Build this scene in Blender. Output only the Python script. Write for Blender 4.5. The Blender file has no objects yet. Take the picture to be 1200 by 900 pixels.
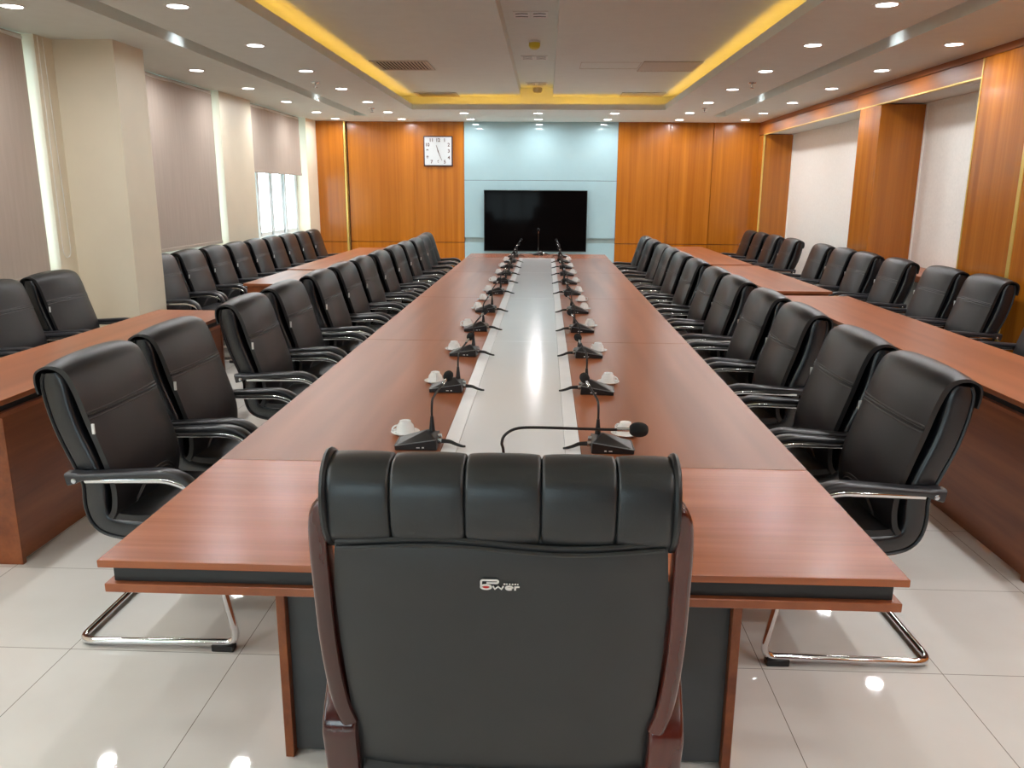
import bpy, bmesh, math, random
from mathutils import Vector, Matrix
random.seed(7)
C = bpy.context.scene.collection
SC = bpy.context.scene

# ------------------------------------------------------------------ camera, world, exposure
CAM_H = 1.57
FPX, PITCH, YAW, ROLL = 945.0, 0.234087, -0.0395126, -0.0064745
cam = bpy.data.cameras.new('camera')
cam.sensor_fit = 'HORIZONTAL'; cam.sensor_width = 36.0; cam.lens = FPX / 1200 * 36
cam.clip_start = 0.02; cam.clip_end = 500
camo = bpy.data.objects.new('camera', cam); C.objects.link(camo); SC.camera = camo
_cy, _sy, _cp, _sp = math.cos(YAW), math.sin(YAW), math.cos(PITCH), math.sin(PITCH)
_f = Vector((_sy * _cp, _cy * _cp, -_sp)); _r = Vector((_cy, -_sy, 0)); _d = _f.cross(_r)
_c, _s = math.cos(ROLL), math.sin(ROLL)
_R, _D = _c * _r + _s * _d, -_s * _r + _c * _d
camo.matrix_world = Matrix(((_R.x, -_D.x, -_f.x, 0), (_R.y, -_D.y, -_f.y, 0), (_R.z, -_D.z, -_f.z, CAM_H), (0, 0, 0, 1)))

SC.view_settings.view_transform = 'Standard'
SC.view_settings.look = 'None'
SC.view_settings.gamma = 1.0
SC.view_settings.use_curve_mapping = False
SC.view_settings.exposure = -0.1

world = bpy.data.worlds.new('world'); SC.world = world; world.use_nodes = True
_bg = world.node_tree.nodes['Background']
_bg.inputs[0].default_value = (0.76, 0.91, 1.0, 1); _bg.inputs[1].default_value = 7.0

LAMP_W = 9.0          # watts of each downlight
LAMP_COL = (0.97, 0.985, 1.0)
COVE_STRENGTH = 14.0  # LED strip in the ceiling cove
SC.cycles.max_bounces = 10
SC.cycles.diffuse_bounces = 5
SC.cycles.glossy_bounces = 4
SC.cycles.transmission_bounces = 6
SC.cycles.sample_clamp_indirect = 6.0
SC.cycles.caustics_reflective = False
SC.cycles.caustics_refractive = False

# ------------------------------------------------------------------ room dimensions (metres)
CEIL = 2.64
XR, XL, YB, YF = 3.314, -3.657, 13.30, -2.6
TOP = 0.76

# ------------------------------------------------------------------ materials
def srgb(r, g, b):
    f = lambda v: (v / 255 / 12.92) if v / 255 <= 0.04045 else ((v / 255 + 0.055) / 1.055) ** 2.4
    return (f(r), f(g), f(b), 1)

def mat_base(name):
    m = bpy.data.materials.new(name); m.use_nodes = True
    nt = m.node_tree; b = nt.nodes['Principled BSDF']
    return m, nt, b

def noise_mix(nt, c1, c2, scale, detail=3, mapscale=(1, 1, 1), lo=0.35, hi=0.65, rough=0.55):
    tc = nt.nodes.new('ShaderNodeTexCoord'); mp = nt.nodes.new('ShaderNodeMapping')
    mp.inputs['Scale'].default_value = mapscale
    nt.links.new(tc.outputs['Object'], mp.inputs['Vector'])
    n = nt.nodes.new('ShaderNodeTexNoise'); n.inputs['Scale'].default_value = scale
    n.inputs['Detail'].default_value = detail; n.inputs['Roughness'].default_value = rough
    nt.links.new(mp.outputs[0], n.inputs['Vector'])
    r = nt.nodes.new('ShaderNodeValToRGB')
    r.color_ramp.elements[0].position = lo; r.color_ramp.elements[0].color = c1
    r.color_ramp.elements[1].position = hi; r.color_ramp.elements[1].color = c2
    nt.links.new(n.outputs['Fac'], r.inputs['Fac'])
    return r.outputs['Color'], n, mp

def plain(name, col, rough=0.5, metal=0.0, spec=0.5, var=0.06, nscale=9, bump=0.0, bscale=250, coat=0.0):
    m, nt, b = mat_base(name)
    c2 = tuple(min(1, v * (1 + var)) for v in col[:3]) + (1,)
    c1 = tuple(v * (1 - var) for v in col[:3]) + (1,)
    out, n, mp = noise_mix(nt, c1, c2, nscale)
    nt.links.new(out, b.inputs['Base Color'])
    b.inputs['Roughness'].default_value = rough; b.inputs['Metallic'].default_value = metal
    b.inputs['Specular IOR Level'].default_value = spec
    b.inputs['Coat Weight'].default_value = coat
    if bump:
        n2 = nt.nodes.new('ShaderNodeTexNoise'); n2.inputs['Scale'].default_value = bscale; n2.inputs['Detail'].default_value = 2
        nt.links.new(mp.outputs[0], n2.inputs['Vector'])
        bp = nt.nodes.new('ShaderNodeBump'); bp.inputs['Strength'].default_value = bump; bp.inputs['Distance'].default_value = 0.002
        nt.links.new(n2.outputs['Fac'], bp.inputs['Height']); nt.links.new(bp.outputs[0], b.inputs['Normal'])
    return m

def wood(name, dark, light, axis, rough=0.3, cross=11, along=0.55, fine=60, coat=0.0, fine_amt=0.35, spec=0.5, detail=4):
    m, nt, b = mat_base(name)
    s = [cross, cross, cross]; s[axis] = along
    col, n, mp = noise_mix(nt, dark, light, 1.0, detail, tuple(s), 0.32, 0.68)
    s2 = [fine, fine, fine]; s2[axis] = 1.6
    mp2 = nt.nodes.new('ShaderNodeMapping'); mp2.inputs['Scale'].default_value = s2
    tc = nt.nodes.new('ShaderNodeTexCoord'); nt.links.new(tc.outputs['Object'], mp2.inputs['Vector'])
    n2 = nt.nodes.new('ShaderNodeTexNoise'); n2.inputs['Scale'].default_value = 1; n2.inputs['Detail'].default_value = 3
    nt.links.new(mp2.outputs[0], n2.inputs['Vector'])
    rp = nt.nodes.new('ShaderNodeValToRGB')
    rp.color_ramp.elements[0].position = 0.35; rp.color_ramp.elements[0].color = (0.72, 0.66, 0.62, 1)
    rp.color_ramp.elements[1].position = 0.6; rp.color_ramp.elements[1].color = (1, 1, 1, 1)
    nt.links.new(n2.outputs['Fac'], rp.inputs['Fac'])
    mx = nt.nodes.new('ShaderNodeMix'); mx.data_type = 'RGBA'; mx.blend_type = 'MULTIPLY'
    mx.inputs[0].default_value = fine_amt
    nt.links.new(col, mx.inputs[6]); nt.links.new(rp.outputs['Color'], mx.inputs[7])
    nt.links.new(mx.outputs[2], b.inputs['Base Color'])
    b.inputs['Roughness'].default_value = rough; b.inputs['Coat Weight'].default_value = coat
    b.inputs['Specular IOR Level'].default_value = spec
    b.inputs['Coat Roughness'].default_value = 0.12
    return m

def emit(name, col, strength):
    m, nt, b = mat_base(name)
    b.inputs['Base Color'].default_value = (0.8, 0.8, 0.8, 1)
    b.inputs['Emission Color'].default_value = tuple(col[:3]) + (1,); b.inputs['Emission Strength'].default_value = strength
    return m

def floor_tile(name):
    m, nt, b = mat_base(name)
    tc = nt.nodes.new('ShaderNodeTexCoord'); mp = nt.nodes.new('ShaderNodeMapping')
    mp.inputs['Location'].default_value = (-0.759 + 6.0, -2.471 + 6.05, 0)
    nt.links.new(tc.outputs['Object'], mp.inputs['Vector'])
    br = nt.nodes.new('ShaderNodeTexBrick'); br.offset = 0.0; br.squash = 1.0
    br.inputs['Scale'].default_value = 1.0; br.inputs['Brick Width'].default_value = 0.6; br.inputs['Row Height'].default_value = 0.605
    br.inputs['Mortar Size'].default_value = 0.0013; br.inputs['Mortar Smooth'].default_value = 0.0; br.inputs['Bias'].default_value = 0.0
    br.inputs['Color1'].default_value = srgb(228, 226, 220); br.inputs['Color2'].default_value = srgb(232, 229, 223)
    br.inputs['Mortar'].default_value = srgb(132, 124, 112)
    nt.links.new(mp.outputs[0], br.inputs['Vector'])
    n = nt.nodes.new('ShaderNodeTexNoise'); n.inputs['Scale'].default_value = 3.2; n.inputs['Detail'].default_value = 6
    nt.links.new(mp.outputs[0], n.inputs['Vector'])
    r = nt.nodes.new('ShaderNodeValToRGB'); r.color_ramp.elements[0].color = (0.93, 0.92, 0.91, 1); r.color_ramp.elements[0].position = 0.3
    r.color_ramp.elements[1].position = 0.7
    nt.links.new(n.outputs['Fac'], r.inputs['Fac'])
    mx = nt.nodes.new('ShaderNodeMix'); mx.data_type = 'RGBA'; mx.blend_type = 'MULTIPLY'; mx.inputs[0].default_value = 1
    nt.links.new(br.outputs['Color'], mx.inputs[6]); nt.links.new(r.outputs['Color'], mx.inputs[7])
    nt.links.new(mx.outputs[2], b.inputs['Base Color'])
    b.inputs['Roughness'].default_value = 0.035; b.inputs['Specular IOR Level'].default_value = 0.55
    return m

def blind_fabric(name):
    m, nt, b = mat_base(name)
    col, n, mp = noise_mix(nt, srgb(180, 165, 152), srgb(186, 171, 158), 2.0, 3, (1, 14, 1))
    nt.links.new(col, b.inputs['Base Color']); b.inputs['Roughness'].default_value = 0.8
    tr = nt.nodes.new('ShaderNodeBsdfTranslucent'); tr.inputs[0].default_value = srgb(176, 150, 132)
    ms = nt.nodes.new('ShaderNodeMixShader'); ms.inputs[0].default_value = 0.06
    out = nt.nodes['Material Output']
    nt.links.new(b.outputs[0], ms.inputs[1]); nt.links.new(tr.outputs[0], ms.inputs[2]); nt.links.new(ms.outputs[0], out.inputs[0])
    return m

def clear_glass(name):
    m, nt, b = mat_base(name)
    t = nt.nodes.new('ShaderNodeBsdfTransparent'); t.inputs[0].default_value = (0.93, 0.98, 0.97, 1)
    g = nt.nodes.new('ShaderNodeBsdfGlossy'); g.inputs['Roughness'].default_value = 0.02
    ms = nt.nodes.new('ShaderNodeMixShader'); ms.inputs[0].default_value = 0.05
    nt.links.new(t.outputs[0], ms.inputs[1]); nt.links.new(g.outputs[0], ms.inputs[2])
    nt.links.new(ms.outputs[0], nt.nodes['Material Output'].inputs[0])
    return m

TD, TL = srgb(158, 86, 50), srgb(182, 106, 66)
M = {
 'floor': floor_tile('polished_floor_tile'),
 'ceiling': plain('ceiling_paint', srgb(222, 228, 222), 0.6, var=0.015),
 'cream': plain('cream_wall_paint', srgb(226, 216, 194), 0.42, var=0.02, nscale=3),
 'white_wall': plain('white_wall_cladding', srgb(244, 242, 236), 0.3, var=0.03, nscale=40),
 'wood_wall': wood('veneer_wall', srgb(158, 88, 14), srgb(184, 110, 26), 2, 0.24, 14, 0.2, 75, 0.1, fine_amt=.3),
 'wood_wall_long': wood('veneer_beam', srgb(148, 80, 24), srgb(176, 104, 38), 1, 0.42, 9, 0.25, 55, 0.0),
 'joint': plain('dark_joint', srgb(96, 44, 18), 0.7),
 'gold': plain('brass_trim', srgb(232, 200, 110), 0.3, 0.6, var=0.03),
 'table_y': wood('table_laminate_lengthwise', srgb(136, 76, 44), srgb(160, 94, 58), 1, 0.33, 9, 0.5, 26, fine_amt=.2, detail=1),
 'table_x': wood('table_laminate_crosswise', TD, TL, 0, 0.27, 16, 1.0, 80, fine_amt=.45),
 'table_z': wood('table_laminate_upright', srgb(118, 58, 26), srgb(158, 88, 46), 1, 0.3, 9, 0.7, 70),
 'edge': wood('table_edge_band', srgb(150, 82, 48), srgb(166, 94, 58), 1, 0.3, 4, 0.6, 40),
 'black_band': plain('black_apron', srgb(40, 41, 42), 0.4),
 'grey_panel': plain('charcoal_panel', srgb(70, 72, 74), 0.5),
 'strip': plain('white_strip_panel', srgb(228, 229, 230), 0.16, var=0.02, nscale=2),
 'strip_frame': plain('pale_strip_frame', srgb(240, 241, 242), 0.25, var=0.02),
 'leather': plain('black_leather', srgb(27, 27, 29), 0.38, spec=0.55, var=0.08, bump=0.25, bscale=420),
 'leather_boss': plain('black_chair_hide', srgb(38, 39, 40), 0.36, spec=0.6, var=0.08, bump=0.12, bscale=500),
 'leather_side': plain('black_leather_side', srgb(26, 28, 32), 0.25, spec=0.7, var=0.08, bump=0.12, bscale=420),
 'piping': plain('black_piping', srgb(24, 24, 26), 0.35),
 'stitch': plain('grey_stitching', srgb(74, 72, 72), 0.5),
 'arm_pad': plain('black_arm_pad', srgb(38, 38, 42), 0.3, spec=0.6),
 'chrome': plain('chrome_tube', srgb(222, 222, 224), 0.08, 1.0, var=0.01),
 'black_plastic': plain('black_plastic', srgb(24, 24, 26), 0.35),
 'foam': plain('black_foam', srgb(18, 18, 20), 0.9, bump=0.6, bscale=700),
 'tag': plain('white_tag', srgb(225, 225, 222), 0.5),
 'mahogany': wood('red_brown_lacquer', srgb(62, 20, 14), srgb(92, 34, 24), 2, 0.18, 10, 0.8, 60, 0.6),
 'white_china': plain('white_china', srgb(240, 240, 238), 0.12, var=0.01),
 'silver': plain('silver_metal', srgb(200, 205, 210), 0.2, 0.9, var=0.02),
 'mic_grey': plain('mic_edge_grey', srgb(120, 126, 130), 0.3, 0.3),
 'red': plain('red_print', srgb(205, 40, 35), 0.5),
 'white_print': plain('white_print', srgb(240, 234, 228), 0.5),
 'glass_wall': plain('white_back_painted_glass', srgb(160, 188, 194), 0.01, var=0.01, spec=0.6),
 'slot_dark': plain('slot_shade', srgb(150, 165, 162), 0.5),
 'screen': plain('black_screen', srgb(8, 6, 6), 0.06, var=0.02, spec=0.04),
 'tv_body': plain('black_tv_frame', srgb(14, 14, 15), 0.3),
 'white_frame': plain('white_aluminium', srgb(228, 234, 236), 0.35, var=0.02),
 'glass': clear_glass('window_glass'),
 'blind': blind_fabric('taupe_roller_fabric'),
 'white_plastic': plain('white_plastic', srgb(226, 225, 220), 0.4, var=0.02),
 'taupe_metal': plain('taupe_vent_metal', srgb(196, 188, 176), 0.45, var=0.02),
 'vent_dark': plain('vent_void', srgb(46, 42, 38), 0.8),
 'yellow_plastic': plain('yellow_cover', srgb(212, 190, 40), 0.35),
 'grey_plastic': plain('grey_sensor', srgb(150, 146, 138), 0.4),
 'clock_face': plain('clock_face', srgb(204, 208, 210), 0.15, var=0.01),
 'clock_frame': plain('dark_brown_clock_frame', srgb(58, 26, 20), 0.3),
 'bronze': plain('bronze_numerals', srgb(84, 56, 44), 0.4),
 'lamp': emit('lamp_diffuser', (1.0, 0.97, 0.94), 14.0),
 'cove_led': emit('amber_led', (1.0, 0.50, 0.07), COVE_STRENGTH),
 'slot_led': emit('cool_led', (0.85, 0.93, 1.0), 9.0),
 'grey_ledge': plain('grey_ledge_front', srgb(150, 152, 146), 0.4),
 'concrete': plain('pale_concrete', srgb(214, 216, 214), 0.8, nscale=0.6),
 'far_glass': plain('far_window', srgb(120, 140, 150), 0.2),
 'leaf': plain('leaf', srgb(96, 128, 70), 0.7, var=0.3, nscale=2),
 'bark': plain('bark', srgb(96, 80, 62), 0.9, var=0.2),
 'ground': plain('street_ground', srgb(170, 170, 164), 0.9, nscale=0.2),
}

# ------------------------------------------------------------------ mesh helpers
def B(): return bmesh.new()

def box(bm, x0, x1, y0, y1, z0, z1, bev=0.0, seg=1):
    x0, x1 = min(x0, x1), max(x0, x1); y0, y1 = min(y0, y1), max(y0, y1); z0, z1 = min(z0, z1), max(z0, z1)
    v = [bm.verts.new(p) for p in ((x0, y0, z0), (x1, y0, z0), (x1, y1, z0), (x0, y1, z0), (x0, y0, z1), (x1, y0, z1), (x1, y1, z1), (x0, y1, z1))]
    fs = [bm.faces.new([v[i] for i in q]) for q in ((0, 3, 2, 1), (4, 5, 6, 7), (0, 1, 5, 4), (1, 2, 6, 5), (2, 3, 7, 6), (3, 0, 4, 7))]
    if bev:
        es = list({e for f in fs for e in f.edges})
        bmesh.ops.bevel(bm, geom=es, offset=bev, segments=seg, affect='EDGES', profile=0.5, clamp_overlap=True)
    return bm

def rrect(hw, hh, r, n=3):
    r = min(r, hw * 0.999, hh * 0.999); out = []
    for cx, cy, a0 in ((hw - r, hh - r, 0), (-hw + r, hh - r, 90), (-hw + r, -hh + r, 180), (hw - r, -hh + r, 270)):
        for k in range(n + 1):
            a = math.radians(a0 + 90 * k / n); out.append((cx + r * math.cos(a), cy + r * math.sin(a)))
    return out

def rings(bm, loops, closed=False, cap=True):
    vs = [[bm.verts.new(p) for p in L] for L in loops]
    m = len(loops[0]); n = len(vs)
    for i in range(n if closed else n - 1):
        a, b = vs[i], vs[(i + 1) % n]
        for k in range(m):
            bm.faces.new((a[k], a[(k + 1) % m], b[(k + 1) % m], b[k]))
    if cap and not closed:
        bm.faces.new(list(reversed(vs[0]))); bm.faces.new(vs[-1])
    bmesh.ops.recalc_face_normals(bm, faces=bm.faces)
    return vs

def catmull(pts, n=5):
    P = [Vector(p) for p in pts]; out = []
    for i in range(len(P) - 1):
        p0 = P[max(i - 1, 0)]; p1 = P[i]; p2 = P[i + 1]; p3 = P[min(i + 2, len(P) - 1)]
        for k in range(n):
            t = k / n
            out.append(0.5 * ((2 * p1) + (p2 - p0) * t + (2 * p0 - 5 * p1 + 4 * p2 - p3) * t * t + (3 * p1 - p0 - 3 * p2 + p3) * t ** 3))
    out.append(P[-1]); return out

def fillet(pts, r, n=5):
    P = [Vector(p) for p in pts]; out = [P[0]]
    for i in range(1, len(P) - 1):
        a, b, c = P[i - 1], P[i], P[i + 1]
        u = (a - b); w = (c - b); rr = min(r, u.length * 0.49, w.length * 0.49)
        s, e = b + u.normalized() * rr, b + w.normalized() * rr
        for k in range(n + 1):
            t = k / n; out.append(s * (1 - t) ** 2 + b * 2 * t * (1 - t) + e * t * t)
    out.append(P[-1]); return out

def sweep(bm, path, lateral, sec):
    """sweep a section (u along lateral, v along the path normal); sec(t) -> list of (u, v)"""
    P = [Vector(p) for p in path]; lat = Vector(lateral).normalized(); loops = []
    for i, p in enumerate(P):
        t = (P[min(i + 1, len(P) - 1)] - P[max(i - 1, 0)]).normalized()
        nrm = t.cross(lat).normalized()
        loops.append([p + lat * u + nrm * v for u, v in sec(i / (len(P) - 1))])
    return rings(bm, loops)

def tube(bm, path, r, seg=8, closed=False, rfun=None):
    P = [Vector(p) for p in path]; n = len(P); loops = []; prev = None
    for i, p in enumerate(P):
        if closed: t = (P[(i + 1) % n] - P[i - 1]).normalized()
        else: t = (P[min(i + 1, n - 1)] - P[max(i - 1, 0)]).normalized()
        if prev is None:
            a = Vector((0, 0, 1)) if abs(t.z) < 0.9 else Vector((1, 0, 0)); prev = t.cross(a).normalized()
        nn = (prev - t * prev.dot(t)).normalized(); prev = nn; bb = t.cross(nn)
        rr = rfun(i / max(1, n - 1)) if rfun else r
        loops.append([p + (nn * math.cos(2 * math.pi * k / seg) + bb * math.sin(2 * math.pi * k / seg)) * rr for k in range(seg)])
    return rings(bm, loops, closed=closed)

def lathe(bm, prof, c=(0, 0, 0), seg=20, cap=True):
    c = Vector(c)
    loops = [[c + Vector((r * math.cos(2 * math.pi * k / seg), r * math.sin(2 * math.pi * k / seg), z)) for k in range(seg)] for r, z in prof]
    return rings(bm, loops, cap=cap)

def prism(bm, poly, axis, a, b, bev=0.0):
    """extrude a 2-D outline along axis (0 x: (y,z), 1 y: (x,z), 2 z: (x,y))"""
    def P(q, d): return {0: (d, q[0], q[1]), 1: (q[0], d, q[1]), 2: (q[0], q[1], d)}[axis]
    v0 = [bm.verts.new(P(q, a)) for q in poly]; v1 = [bm.verts.new(P(q, b)) for q in poly]; n = len(poly)
    fs = [bm.faces.new(v0), bm.faces.new(list(reversed(v1)))]
    fs += [bm.faces.new((v0[i], v1[i], v1[(i + 1) % n], v0[(i + 1) % n])) for i in range(n)]
    bmesh.ops.recalc_face_normals(bm, faces=bm.faces)
    if bev:
        bmesh.ops.bevel(bm, geom=list({e for f in fs for e in f.edges}), offset=bev, segments=1, affect='EDGES', clamp_overlap=True)
    return bm

def text_into(bm, s, size, mtx, extrude=0.001, bold=0.0):
    cu = bpy.data.curves.new('txt', 'FONT'); cu.body = s; cu.size = size; cu.align_x = 'CENTER'; cu.align_y = 'CENTER'
    cu.extrude = extrude; cu.offset = bold
    o = bpy.data.objects.new('txt', cu); C.objects.link(o)
    me = bpy.data.meshes.new_from_object(o.evaluated_get(bpy.context.evaluated_depsgraph_get()))
    me.transform(mtx); bm.from_mesh(me)
    bpy.data.objects.remove(o); bpy.data.curves.remove(cu); bpy.data.meshes.remove(me)

def xform(bm, mtx): bmesh.ops.transform(bm, matrix=mtx, verts=bm.verts)

def obj(name, bm, mat, parent=None, sharp=38, loc=None):
    me = bpy.data.meshes.new(name); bm.normal_update(); bm.to_mesh(me); bm.free()
    me.materials.append(M[mat])
    for p in me.polygons: p.use_smooth = True
    me.set_sharp_from_angle(angle=math.radians(sharp))
    o = bpy.data.objects.new(name, me); C.objects.link(o)
    if parent: o.parent = parent
    if loc: o.location = loc
    return o

def thing(name, label, cat, loc=(0, 0, 0), rz=0.0, group=None):
    o = bpy.data.objects.new(name, None); o.empty_display_size = 0.1; C.objects.link(o)
    o.location = loc; o.rotation_euler = (0, 0, rz); o['label'] = label; o['category'] = cat
    if group: o['group'] = group
    return o

def tag(o, label, cat, group=None):
    o['label'] = label; o['category'] = cat
    if group: o['group'] = group
    return o

def struct(name, bm, mat, parent=None):
    o = obj(name, bm, mat, parent)
    if not parent: o['kind'] = 'structure'
    return o

def dup(src, loc, rz, label, group=None):
    def cp(o, par):
        c = o.copy(); C.objects.link(c)
        if par: c.parent = par
        for ch in [k for k in src_all if k.parent == o]: cp(ch, c)
        return c
    src_all = [src] + list(src.children_recursive)
    r = cp(src, None); r.location = loc; r.rotation_euler = (0, 0, rz); r['label'] = label
    if group: r['group'] = group
    return r

ORD = ['zeroth', 'first', 'second', 'third', 'fourth', 'fifth', 'sixth', 'seventh', 'eighth', 'ninth', 'tenth', 'eleventh', 'twelfth', 'thirteenth']
def ordn(i, n, near='nearest the camera', far='farthest from the camera'):
    if i == 0: return near
    if i == n - 1: return far
    return None

# ------------------------------------------------------------------ room shell
struct('floor', box(B(), -4.2, 4.2, YF - 0.2, YB + 0.2, -0.12, 0.0), 'floor')

# ceiling: border and ring at one level, two slots along the sides, raised centre with cove and channel
SLL = (-2.82, -2.635); SLR = (2.37, 2.557); SLY = 12.28
IX0, IX1, IY0, IY1 = -1.823, 1.567, -1.2, 11.365
bm = B()
zc0, zc1 = CEIL, CEIL + 0.03
box(bm, -4.2, SLL[0], YF, YB + .1, zc0, zc1)
box(bm, SLL[1], IX0, YF, 12.43, zc0, zc1)
box(bm, IX1, SLR[0], YF, 12.43, zc0, zc1)
box(bm, SLR[1], 4.2, YF, YB + .1, zc0, zc1)
box(bm, SLL[0], SLL[1], SLY, 12.43, zc0, zc1); box(bm, SLR[0], SLR[1], SLY, 12.43, zc0, zc1)
box(bm, IX0, IX1, IY1, 12.43, zc0, zc1)
box(bm, IX0, IX1, YF, IY0, zc0, zc1)
box(bm, SLL[0], SLR[1], 12.436, YB + .1, zc0, zc1)
box(bm, SLL[0], SLR[1], 12.42, 12.45, zc0 + 0.012, zc1 + 0.01)
# slot boxes
for a, b in (SLL, SLR):
    box(bm, a - .02, a, YF, SLY + .02, zc1, zc0 + .1); box(bm, b, b + .02, YF, SLY + .02, zc1, zc0 + .1)
    box(bm, a - .02, b + .02, YF, SLY + .02, zc0 + .1, zc0 + .12); box(bm, a, b, SLY, SLY + .02, zc1, zc0 + .1)
struct('ceiling', bm, 'ceiling')
bm = B()
LIP = 2.712; ZR = 2.835; ZC = 2.952; CV = 0.29
for x0, x1, y0, y1 in ((IX0 - .02, IX0, IY0 - .02, IY1 + .02), (IX1, IX1 + .02, IY0 - .02, IY1 + .02)):
    box(bm, x0, x1, y0, y1, zc1, LIP)
for y0, y1 in ((IY0 - .02, IY0), (IY1, IY1 + .02)):
    box(bm, IX0, IX1, y0, y1, zc1, LIP)
struct('trim_1', bm, 'ceiling')                         # the lip around the raised centre
bm = B()
ox0, ox1, oy0, oy1 = IX0 - CV, IX1 + CV, IY0 - CV, IY1 + CV
CHX = (-.365, .075)
box(bm, ox0, CHX[0], oy0, oy1, ZR, ZR + .03); box(bm, CHX[1], ox1, oy0, oy1, ZR, ZR + .03)
box(bm, CHX[0] - .02, CHX[1] + .02, oy0, oy1, ZC, ZC + .03)
box(bm, CHX[0] - .02, CHX[0], oy0, oy1, ZR + .03, ZC); box(bm, CHX[1], CHX[1] + .02, oy0, oy1, ZR + .03, ZC)
box(bm, ox0 - .02, ox0, oy0, oy1, zc1, ZR + .03); box(bm, ox1, ox1 + .02, oy0, oy1, zc1, ZR + .03)
for y0, y1 in ((oy0 - .02, oy0), (oy1, oy1 + .02)):
    box(bm, ox0, ox1, y0, y1, zc1, ZC + .03)
struct('ceiling_raised_centre', bm, 'ceiling')
bm = B()
for x in (IX0 - .036, IX1 + .025): box(bm, x, x + .011, IY0, IY1, zc1, zc1 + .012)
for y in (IY0 - .036, IY1 + .025): box(bm, IX0, IX1, y, y + .011, zc1, zc1 + .012)
tag(obj('cove_light_strip', bm, 'cove_led'), 'amber light strip hidden on the cove shelf around the raised ceiling', 'light strip')

# left (window) wall
WIN = [(-2.4, -.4), (3.67, 6.0), (7.0, 9.33), (10.32, 12.65)]  # first opening is unseen, added behind the camera for cool daylight fill
SILL = 0.90; XW = XL - 0.30
bm = B(); ys = [YF]
for a, b in WIN: ys += [a, b]
ys.append(YB + .1)
for i in range(0, len(ys), 2): box(bm, XW, XL, ys[i], ys[i + 1], 0, CEIL)
for a, b in WIN: box(bm, XW, XL, a, b, 0, SILL)
struct('wall_left', bm, 'cream')
struct('wall_left_column', box(B(), XL - .01, -3.2, 6.22, 6.68, 0, CEIL), 'cream')
for k, (a, b) in enumerate(WIN):
    bm = B(); xg = XL - 0.22; fw = 0.055
    box(bm, xg - .04, xg + .04, a, b, SILL, SILL + fw, .004); box(bm, xg - .04, xg + .04, a, b, CEIL - fw, CEIL, .004)
    n = 4
    for i in range(n + 1):
        y = a + (b - a) * i / n; w = fw * (1.0 if i in (0, n) else .8)
        y0 = min(max(y - w / 2, a), b - w)
        box(bm, xg - .04, xg + .04, y0, y0 + w, SILL + fw, CEIL - fw, .004)
    for i in range(n):                                      # sash frames set in the openings
        y0 = a + (b - a) * i / n + fw * .6; y1 = a + (b - a) * (i + 1) / n - fw * .6
        for q0, q1, z0, z1 in ((y0, y0 + .045, SILL + fw, CEIL - fw), (y1 - .045, y1, SILL + fw, CEIL - fw), (y0, y1, SILL + fw, SILL + fw + .05), (y0, y1, CEIL - fw - .05, CEIL - fw)):
            box(bm, xg - .02 + .02 * (i % 2), xg + .01 + .02 * (i % 2), q0, q1, z0, z1, .003)
    w = struct('window_%d' % (k + 1), bm, 'white_frame')
    struct('pane', box(B(), xg - .003, xg + .003, a + .01, b - .01, SILL + .02, CEIL - .02), 'glass', w)

# right wall: veneer panels, header beam, two niches with white cladding
XN = 3.764
bm = B()
box(bm, XN, XN + .1, 6.5, 13.1, 0, CEIL)
struct('wall_right_niche_back', bm, 'white_wall')
bm = B()
for y0, y1 in ((YF, 4.6), (4.606, 5.93), (5.97, 6.67)):
    box(bm, XR, XR + .5, y0, y1, 0, 2.582)
struct('wall_right', bm, 'wood_wall')
bm = B()
box(bm, XR + .003, XN, 8.575, 9.13, 0, 2.44, .003)
struct('wall_right_pier', bm, 'wood_wall')
struct('wall_right_end', box(B(), XR, XN + .1, 13.0, YB + .1, 0, 2.44), 'wood_wall')
bm = B()
box(bm, XR, XR + .03, 6.67, 9.22, 2.448, 2.582, .002); box(bm, XR, XR + .03, 9.224, YB, 2.448, 2.582, .002)
struct('wall_right_header', bm, 'wood_wall_long')
struct('trim_2', box(B(), XR + .004, XR + .5, YF, YB, 2.588, CEIL), 'wood_wall_long')
struct('ceiling_niche', box(B(), XR + .03, XN + .02, 6.67, 13.0, 2.452, 2.47), 'ceiling')
bm = B()
box(bm, XR - .004, XR + .03, 6.68, 12.99, 2.436, 2.448); box(bm, XR - .004, XR + .03, 6.666, 6.682, 0, 2.582)
box(bm, XR - .006, XR + .03, 5.93, 5.97, 0, 2.582); box(bm, XR - .004, XR + .02, 12.985, 13.0, 0, 2.44)
struct('trim_3', bm, 'gold')
bm = B()
box(bm, XN - .012, XN, 8.55, 8.575, 0, 2.45); box(bm, XN - .012, XN, 12.975, 13.0, 0, 2.45); box(bm, XN - .012, XN, 9.13, 9.15, 0, 2.45); box(bm, XN - .012, XN, 6.67, 6.69, 0, 2.45)
struct('trim_4', bm, 'white_wall')
struct('trim_5', box(B(), XR + .02, XN, 6.69, 8.57, 0.80, 0.86, .004), 'table_y')
struct('trim_6', box(B(), XR + .06, XN, 6.69, 8.57, 0, 0.80), 'grey_ledge')

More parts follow.
